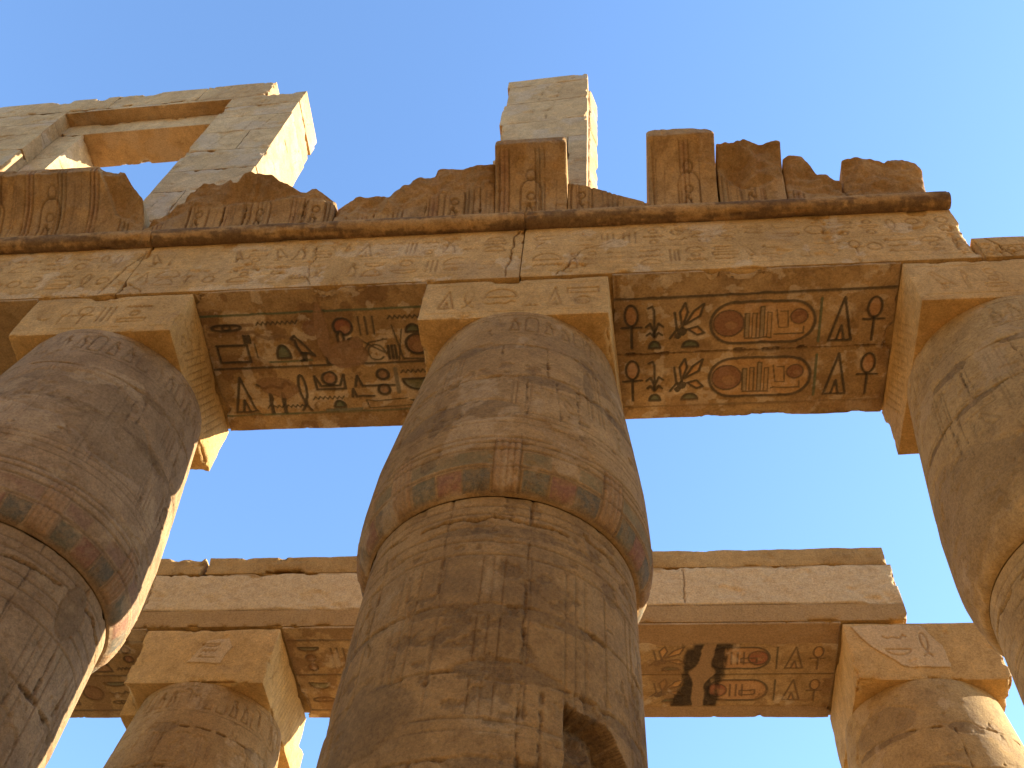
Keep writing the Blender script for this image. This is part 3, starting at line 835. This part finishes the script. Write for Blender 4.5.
def torus(x0, x1, parent, seed, yc=6.50, zc=15.665, r=.155, endcap=True):
    nx = int((x1 - x0) / .02); xs = np.linspace(x0, x1, nx); an = np.linspace(-.62 * math.pi, 1.0 * math.pi, 30) 
    A, X = np.meshgrid(an, xs)
    rr = r + .010 * fbm(X * 3, A * 1.2, 0, seed, 5) - .03 * sstep(.25, .5, fbm(X * 2.1, A * .8, 3, seed + 4, 4))
    rr = rr * np.where((X - x0 < .03) | (x1 - X < .03), .92, 1)
    Y = yc - rr * np.cos(A); Z = zc + rr * np.sin(A)
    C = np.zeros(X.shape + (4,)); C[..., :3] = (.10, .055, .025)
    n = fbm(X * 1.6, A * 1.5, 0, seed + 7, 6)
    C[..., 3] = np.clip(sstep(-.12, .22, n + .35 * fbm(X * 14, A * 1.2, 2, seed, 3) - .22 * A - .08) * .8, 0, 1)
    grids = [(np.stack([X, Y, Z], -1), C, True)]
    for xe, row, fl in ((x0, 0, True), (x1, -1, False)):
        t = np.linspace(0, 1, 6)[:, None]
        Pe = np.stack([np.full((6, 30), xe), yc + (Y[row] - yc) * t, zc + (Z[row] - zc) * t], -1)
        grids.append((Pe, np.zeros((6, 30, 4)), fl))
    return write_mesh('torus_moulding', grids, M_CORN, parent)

def architrave(label, x, y, z, seed, drawf, soff, soff_x, torus_on=True, mat=M_ARCH, group='architrave beams of the front row', res=.016, topz=None, right=None):
    t = thing('architrave', label, 'architrave', ((x[0] + x[1]) / 2, (y[0] + y[1]) / 2, z[0]), group)
    faces = {'front': (res, drawf)}
    if right: faces['right'] = right
    block('beam', x, y, (z[0] + .055, z[1]), mat, t, faces, .06, .007, .05, seed)
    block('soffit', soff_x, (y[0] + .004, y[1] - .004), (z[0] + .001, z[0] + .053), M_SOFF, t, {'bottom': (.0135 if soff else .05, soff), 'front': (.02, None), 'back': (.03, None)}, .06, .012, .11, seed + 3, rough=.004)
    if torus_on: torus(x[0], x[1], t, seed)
    return t
AY, AZ = (6.56, 8.97), (14.0, 15.68)
architrave('long front architrave beam over the left edge of the picture, with worn roll moulding', (-13.2, -6.963), AY, AZ, 11,
           face_writing(3, -13.2, -6.97, 14.1, 15.5, 2, ((-7.25, 14.1, -7.05, 15.45, .014, .03, .05, 12, STAIN, .55),)),
           soffit_rear_left.__call__(5, -13, -7) if False else plain, (-13.2, -8.1))
architrave('front architrave beam between left and central columns, crumbled painted hieroglyphs below', (-6.960, -1.234), AY, AZ, 12,
           face_writing(13, -6.96, -1.24, 14.1, 15.5, 2, ((-4.15, 14.1, -4.35, 15.3, .010, .02, .05, 12, STAIN, .5), (-1.45, 14.1, -1.30, 15.5, .014, .03, .04, 14, STAIN, .6), (-6.9, 14.4, -6.6, 14.1, .01, .02, .03, 8, STAIN, .4))),
           soffit_left, (-5.84, -2.5))
architrave('front architrave beam between central and right columns, two painted oval name rings below', (-1.231, 4.82), AY, AZ, 13,
           face_writing(23, -1.2, 4.8, 14.1, 15.5, 2, ((-.75, 14.1, -.45, 14.7, .014, .03, .03, 10, STAIN, .6), (-.45, 14.7, .6, 15.4, .008, .015, .03, 14, STAIN, .4))),
           soffit_right, (.02, 3.80))
def far_right(c):
    c.grain(.008, 1.4, .02, .3)
    glyph_row(c, 4.9, 8, 14.05, 14.35, 4, CARVE)
    c.crack(5.0, 14.6, 5.3, 14.0, .012, .03); c.crack(4.85, 14.35, 8, 14.28, .008, .02)
architrave('low broken architrave stump above the right edge column', (4.83, 9.6), AY, (14.0, 14.62), 14, far_right, plain, (6.44, 9.5), torus_on=False)

# rear row: beam, ledge course and top course
def rear_face(x0, x1, seed, left):
    def f(c):
        n = fbm(c.U * 1.6, c.V * 2.2, seed, seed, 5)
        c.grain(.004, 1.6, .008, .4)
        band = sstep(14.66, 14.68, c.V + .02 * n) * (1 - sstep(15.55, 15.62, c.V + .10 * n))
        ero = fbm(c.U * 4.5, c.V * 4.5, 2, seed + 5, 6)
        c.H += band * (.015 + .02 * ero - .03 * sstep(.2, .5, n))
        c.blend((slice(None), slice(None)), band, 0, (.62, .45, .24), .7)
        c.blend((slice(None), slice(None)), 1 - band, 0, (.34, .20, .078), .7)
        c.crack(x0, 14.67, x1, 14.665, .010, .02, .004, 60)
        c.crack(x0 + 4.15, 14.7, x0 + 4.1, 15.55, .014, .02, .03, 12)
    return f
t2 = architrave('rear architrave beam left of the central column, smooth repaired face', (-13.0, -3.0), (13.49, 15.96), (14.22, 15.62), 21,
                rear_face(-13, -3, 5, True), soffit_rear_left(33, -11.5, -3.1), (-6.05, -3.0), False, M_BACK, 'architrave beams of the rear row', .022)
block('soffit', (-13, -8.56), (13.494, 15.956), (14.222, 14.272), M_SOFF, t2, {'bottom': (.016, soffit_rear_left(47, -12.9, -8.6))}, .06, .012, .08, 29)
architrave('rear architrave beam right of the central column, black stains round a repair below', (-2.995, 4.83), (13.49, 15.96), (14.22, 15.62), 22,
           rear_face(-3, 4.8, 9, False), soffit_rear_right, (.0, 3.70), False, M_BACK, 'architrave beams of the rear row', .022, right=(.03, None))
G3 = 'top course stones of the rear row'
for (xa, xb, za, zb, lab, sd_, ch) in ((-13.0, -8.02, 15.635, 16.12, 'rough edged top course stone on the rear beam, left end', 3, .16),
                                 (-7.96, -3.0, 15.635, 16.10, 'long top course stone with chipped upper edge on the rear beam', 4, .16),
                                 (-2.95, 4.79, 15.625, 16.09, 'smooth straight top course stone on the right rear beam', 6, .02)):
    tag(block('course_stone', (xa, xb), (13.50, 15.9), (za, zb), M_BACK, None, {'front': (.025, plain)}, .06, .02, ch, sd_), lab, 'stone block', G3)

# ------------------------------------------------------------------ cornice
C_Y, C_Z = 6.53, 15.80
def cornice(label, pts, H=1.4, P=.75, c=1.0, intact=1.0, seed=0, depth=1.0, cart=(), stripes=True, rough=1.15, texture_break=.0, cs=None, nm='cornice_block', split=()):
    xs0 = np.array([p[0] for p in pts]); hs0 = np.array([p[1] for p in pts])
    x0, x1 = xs0[0], xs0[-1]
    xs = np.linspace(x0, x1, max(8, int((x1 - x0) / .013)))
    hs = np.interp(xs, xs0, hs0)
    hs = np.maximum(.06, hs + rough * .016 * fbm(xs * 3.5, 0 * xs, seed, seed, 4) * np.minimum(1, np.minimum(xs - x0, x1 - xs) / .1))
    NF = 110
    t = np.linspace(0, 1, NF)
    X, T = np.meshgrid(xs, t)
    S = T * hs[None, :]
    cv = Canvas(xs, np.linspace(0, H * hs.max(), NF), seed)     # only for its U; V replaced by true height
    cv.V = S * H
    def prof(S): return P * np.minimum(S / .86, 1) ** 2.1 * c
    # relief is drawn on a regular canvas then looked up by height
    rg = Canvas(xs, np.arange(0, H * 1.15, .0125), seed + 1)
    rg.grain(.010, 2, .02, .22)
    rg.blotch(1.6, .1, (.12, .07, .035), .45, .004, .25, 4)
    rg.blotch(2.6, .1, (.42, .28, .14), .45, .0, .2, 6)
    if stripes:
        u = math.floor(x0 / .55) * .55
        i = 0
        while u < x1:
            for d in (0, .07, .14): rg.line([(u + d, .04), (u + d, 1.14)], .014, .016, STAIN, .4)
            cc = [(.13, .14, .09), (.30, .12, .07)][i % 2]
            rg.poly([(u + .015, .04), (u + .125, .04), (u + .125, 1.14), (u + .015, 1.14)], .0, cc, .2)
            i += 1; u += .55
    for cx_ in cart:
        K = dict(s=st(.016, .020, STAIN, .4))
        cartouche(rg, cx_ - .16, cx_ + .16, .08, .80, K, (.44, .26, .095), vertical=True)
        g_disc(rg, cx_, .55, .13, .13, K); g_figure(rg, cx_ - .03, .34, .17, .22, K); g_water(rg, cx_, .18, .18, .08, K)
        if hs.max() > .8: g_disc(rg, cx_, .86, .16, .16, K)
    rg.worn(.1, .4, .6)
    for k_ in range(int((x1 - x0) * 5)):
        u_ = rg.rng.uniform(x0, x1); rg.line(rg.wobble(u_, rg.rng.uniform(.0, .3), u_ + .02, rg.rng.uniform(.6, 1.3), .006, 8), rg.rng.uniform(.006, .02), .004, (.13, .075, .035), .35)
    for q in split: rg.joint(q, 0, q + .01, 1.6, .014, .03, .006, 30)
    j = np.clip((S * H / .0125), 0, rg.H.shape[0] - 1.001); j0 = j.astype(int); fj = j - j0
    I = np.broadcast_to(np.arange(len(xs)), S.shape)
    Hh = rg.H[j0, I] * (1 - fj) + rg.H[j0 + 1, I] * fj
    C = rg.P[j0, I] * (1 - fj[..., None]) + rg.P[j0 + 1, I] * fj[..., None]
    # broken upper zone
    it = intact if np.isscalar(intact) else np.interp(xs, [p[0] for p in intact], [p[1] for p in intact])[None, :]
    n1 = fbm(X * 1.8, S * H * 1.8, seed, seed + 3, 5)
    brk = sstep(0, .10, S - it - .08 * n1)
    n2 = fbm(X * 2.1, S * H * 2.6, seed + 2, seed + 8, 4)
    Hh = Hh * (1 - brk) + brk * (-.05 + .17 * n2 - .06 * (S - it).clip(0))
    C[..., 3] *= (1 - brk)
    db = brk * .75
    C[..., :3] = C[..., :3] * (1 - db[..., None]) + np.array((.30, .175, .07)) * db[..., None]
    C[..., 3] = np.maximum(C[..., 3], db * .6)
    Yf = C_Y - prof(S) - Hh
    Yf = np.minimum(Yf, C_Y + .55)
    Z = C_Z + S * H
    if intact == 1.0:   # dark weathering in the upper curve
        pass
    ends = np.minimum(X - x0, x1 - X)
    Yf = Yf + .03 * np.exp(-ends / .02) 
    front = np.stack([X, Yf, Z], -1)
    yb = C_Y + depth
    M = 18
    tt = np.linspace(0, 1, M)[:, None]
    topY = Yf[-1][None] * (1 - tt) + yb * tt
    topX = np.broadcast_to(xs, topY.shape)
    topZ = Z[-1][None] + .05 * rough * fbm(topX * 4, topY * 4, 0, seed + 5, 5) * np.sin(np.pi * tt) - .10 * rough * tt ** 2
    top = np.stack([topX, topY, topZ], -1)
    C0 = lambda shp: np.zeros(shp + (4,))
    backZ = topZ[-1][None] * (1 - tt) + C_Z * tt
    back = np.stack([topX, np.full_like(backZ, yb), backZ], -1)
    bot = np.stack([topX, yb * (1 - tt) + Yf[0][None] * tt, np.full_like(backZ, C_Z)], -1)
    grids = [(front, C, False), (top, C0(top.shape[:2]), False), (back, C0(back.shape[:2]), False), (bot, C0(bot.shape[:2]), False)]
    K = 16
    kk = np.linspace(0, 1, K)[:, None]
    for i, fl, sg in ((0, True, -1), (-1, False, 1)):
        zf = Z[:, i][None]; yf = Yf[:, i][None]
        # end face: from front curve to the back edge
        Yc = yf * (1 - kk) + yb * kk
        topb = topZ[:, i]
        zt = np.interp(Yc, topY[:, i], topb)                     # top outline at this depth
        Zc = C_Z + (zf - C_Z) * ((zt - C_Z) / (Z[-1, i] - C_Z)) ** 1.0
        nz = .05 * rough * fbm(Yc * 3, Zc * 3, seed, seed + 6, 5)
        taper = np.minimum.reduce([kk * 6 + 0 * Yc, (1 - kk) * 6 + 0 * Yc, np.broadcast_to(t[None] * 6, Yc.shape), np.broadcast_to((1 - t[None]) * 6, Yc.shape), np.ones_like(Yc)])
        Xc = (xs[i]) + sg * nz * taper.clip(0, 1)
        grids.append((np.stack([Xc, Yc, Zc], -1), C0(Xc.shape), fl))
    ob = write_mesh(nm, grids, M_CORN)
    return tag(ob, label, 'cornice block', 'broken cornice blocks on the front row')

cornice('curved cornice stone with flat lip and two oval carvings, at the far left', [(-13.0, 1.0), (-9.6, 1.0), (-8.0, 1.0), (-7.86, .96), (-7.72, .88), (-7.58, .77), (-7.38, .62), (-7.33, .42)],
        H=1.21, P=.75, seed=3, cart=(-10.95, -9.85, -8.9), rough=.7, intact=[(-13, 2), (-8.6, 2), (-8.1, .85), (-7.8, .45), (-7.3, .22)], split=(-12.0,))
cornice('low jagged cornice ruin in front of the window wall pier, tapering toward centre', [(-7.31, .30), (-7.1, .43), (-6.82, .56), (-6.66, .69), (-6.46, .78), (-6.0, .78), (-5.96, .74), (-5.68, .82), (-5.4, .78), (-5.1, .71), (-4.88, .65), (-4.75, .62), (-4.66, .68), (-4.44, .59), (-4.26, .52)],
        c=.8, seed=5, cart=(-6.45, -5.45, -4.55), intact=[(-7.3, .2), (-6.6, .42), (-5.9, .5), (-5.0, .48), (-4.2, .42)], split=(-6.05, -5.7, -4.75))
cornice('stepped cornice ruin rising from the left up to the tall middle stone', [(-4.25, .50), (-3.64, .50), (-3.26, .58), (-3.11, .64), (-2.84, .71), (-2.70, .75), (-2.66, .82), (-1.90, .81), (-1.735, .80)],
        c=.8, seed=7, cart=(-2.35,), intact=[(-4.3, .22), (-3.3, .25), (-2.6, .45), (-1.8, .55)], split=(-3.6, -2.8, -1.95))
cornice('tall intact cornice stone below the lone upper pillar, one oval carving', [(-1.725, .97), (-.62, .975)], seed=9, cart=(-1.17,), rough=.3, stripes=True)
cornice('low sloping cornice fragment just right of the tall middle stone', [(-.61, .56), (-.3, .50), (-.04, .44), (.3, .33), (.60, .23)], c=.8, seed=12, cart=(-.40,), intact=.5, rough=.6)
cornice('tallest cornice stone of the right group with carved oval', [(.62, 1.0), (.76, 1.04), (1.45, 1.02), (1.64, .90)], seed=13, cart=(1.22,), rough=.4, intact=[(.6, 1.2), (1.6, .9)])
cornice('second cornice stone of the right group, hollowed and flaking', [(1.67, .84), (1.93, .82), (2.07, .86), (2.39, .86), (2.64, .90)], c=.85, seed=15, cart=(2.15,), intact=[(1.6, .62), (2.0, .35), (2.6, .4)])
cornice('third cornice stone of the right group, small and broken down to the right', [(2.66, .72), (2.92, .73), (3.06, .63), (3.14, .54), (3.45, .49), (3.49, .47)], c=.8, seed=17, intact=[(2.6, .3), (3.5, .12)])
cornice('last cornice boulder at the right end of the front row', [(3.52, .66), (3.94, .67), (4.14, .62), (4.31, .66), (4.55, .60), (4.66, .50)], c=.8, seed=19, intact=.06, rough=1.4)

# ------------------------------------------------------------------ clerestory
def yaw_wall(k, xr):
    def w(P):
        P = P.copy(); P[..., 1] += -k * (P[..., 0] - xr); return P
    return w
WW = yaw_wall(.024, -8.2)
YW0, YW1, YR = 7.60, 8.95, 7.94
win = thing('window_wall', 'ruined upper window wall with a large rectangular opening, top left', 'window wall', (-11, 8.2, 15.7))
def wall_face(seed, k=.0):
    def f(c):
        c.grain(.012, 1.2, .022, .22, 1.8)
        c.blotch(1.5, .1, (.42, .31, .21), .45, 0, .25, 3)
        for i in range(2):
            u = c.rng.uniform(c.u[0], c.u[-1]); c.crack(u, c.v[0] + .1, u + .2, c.v[-1] - .1, .010, .02, .04, 10, STAIN, .4) if c.rng.random() < .35 else None
    return f
def wb(nm, x, z, y=(YW0, YW1), sd_=0, ch=.05, er=.006, warp=WW, par=None, mat=M_CLER):
    return block(nm, x, y, z, mat, par or win, {'front': (.035, wall_face(sd_)), 'right': (.035, wall_face(sd_ + 1)), 'bottom': (.035, wall_face(sd_ + 2))}, .07, er, ch, sd_ + 7, warp)
# right pier, course by course
zc = [15.75, 17.3, 18.9, 20.3, 21.35, 22.45, 23.6, 24.6, 25.35, 26.10]
rg = random.Random(4)
for i, (a, b) in enumerate(zip(zc[:-1], zc[1:])):
    xr = -7.19 + rg.uniform(-.03, .03) + (.05 if i < 5 else 0)
    xl = -9.05
    if i in (2, 5):
        xm = -8.1 + rg.uniform(-.3, .3)
        wb('pier_stone', (xl, xm), (a + .003, b), sd_=300 + i); wb('pier_stone', (xm + .008, xr), (a + .003, b), sd_=330 + i)
    else: wb('pier_stone', (xl, xr), (a + .003, b), sd_=300 + i)
# left pier
for i, (a, b) in enumerate(zip(zc[:-1], zc[1:])):
    wb('pier_stone', (-17.0, -13.35), (a + .003, b), sd_=360 + i)
# lintel courses
wb('lintel_stone', (-17.0, -12.3), (26.11, 27.0), sd_=401, ch=.2); wb('lintel_stone', (-12.29, -10.0), (26.11, 27.05), sd_=402, ch=.2)
wb('lintel_stone', (-9.99, -8.21), (26.11, 27.12), sd_=404, ch=.12)
wb('lintel_stone', (-13.35, -9.055), (25.97, 26.105), sd_=405, ch=.02)
# inner frame, set back
wb('frame_head', (-13.345, -9.055), (25.27, 25.965), (YR, YW1 - .14), 410, .10)
for i, (a, b) in enumerate(((15.75, 18.0), (18.0, 20.5), (20.5, 22.2), (22.2, 23.8), (23.8, 25.26))):
    wb('frame_jamb', (-13.345, -12.68), (a + .003, b), (YR, YW1 - .14), 420 + i, .03)
    wb('frame_jamb', (-9.36, -9.055), (a + .003, b), (YR, YW1 - .14), 430 + i, .03)
wb('sill', (-12.67, -9.37), (15.75, 17.4), (YR, YW1 - .14), 440, .2)

PP = yaw_wall(.055, -.4)
def skew_pp(P):
    P = P.copy(); t_ = ((P[..., 0] + 2.0) / 1.84).clip(0, 1); P[..., 0] += t_ * (-.16 + .17 * (P[..., 1] - 8.125) / .5); return PP(P)
pil = thing('upper_pillar', 'lone stacked stone pillar rising behind the tall middle cornice stone', 'pillar', (-1.3, 8.2, 15.7))
zc = [15.75, 17.2, 18.5, 19.7, 20.9, 22.15, 23.25, 24.55, 25.75, 26.22]
xl = [-2.42, -2.42, -2.40, -2.33, -2.27, -2.22, -2.29, -2.22, -2.28]
for i, (a, b) in enumerate(zip(zc[:-1], zc[1:])):
    if i in (2, 3, 4):
        xm = -.78 if i != 3 else -.86
        wb('stone_course', (xl[i], xm), (a + .003, b), (7.60, 8.12), 500 + i, .06, warp=PP, par=pil); wb('stone_course', (xm + .01, -.38), (a + .003, b), (7.60, 8.12), 520 + i, .03, warp=PP, par=pil)
    else: wb('stone_course', (xl[i], -.38), (a + .003, b), (7.60, 8.12), 500 + i, .05, warp=PP, par=pil)
for i, (a, b, x1) in enumerate(((15.8, 18.4, -.15), (18.405, 21.0, -.16), (21.005, 23.9, -.18), (23.905, 26.6, -.17))):
    wb('rear_stone', (-2.0, x1), (a, b), (8.125, 8.62), 540 + i, .05, .03, warp=skew_pp, par=pil)
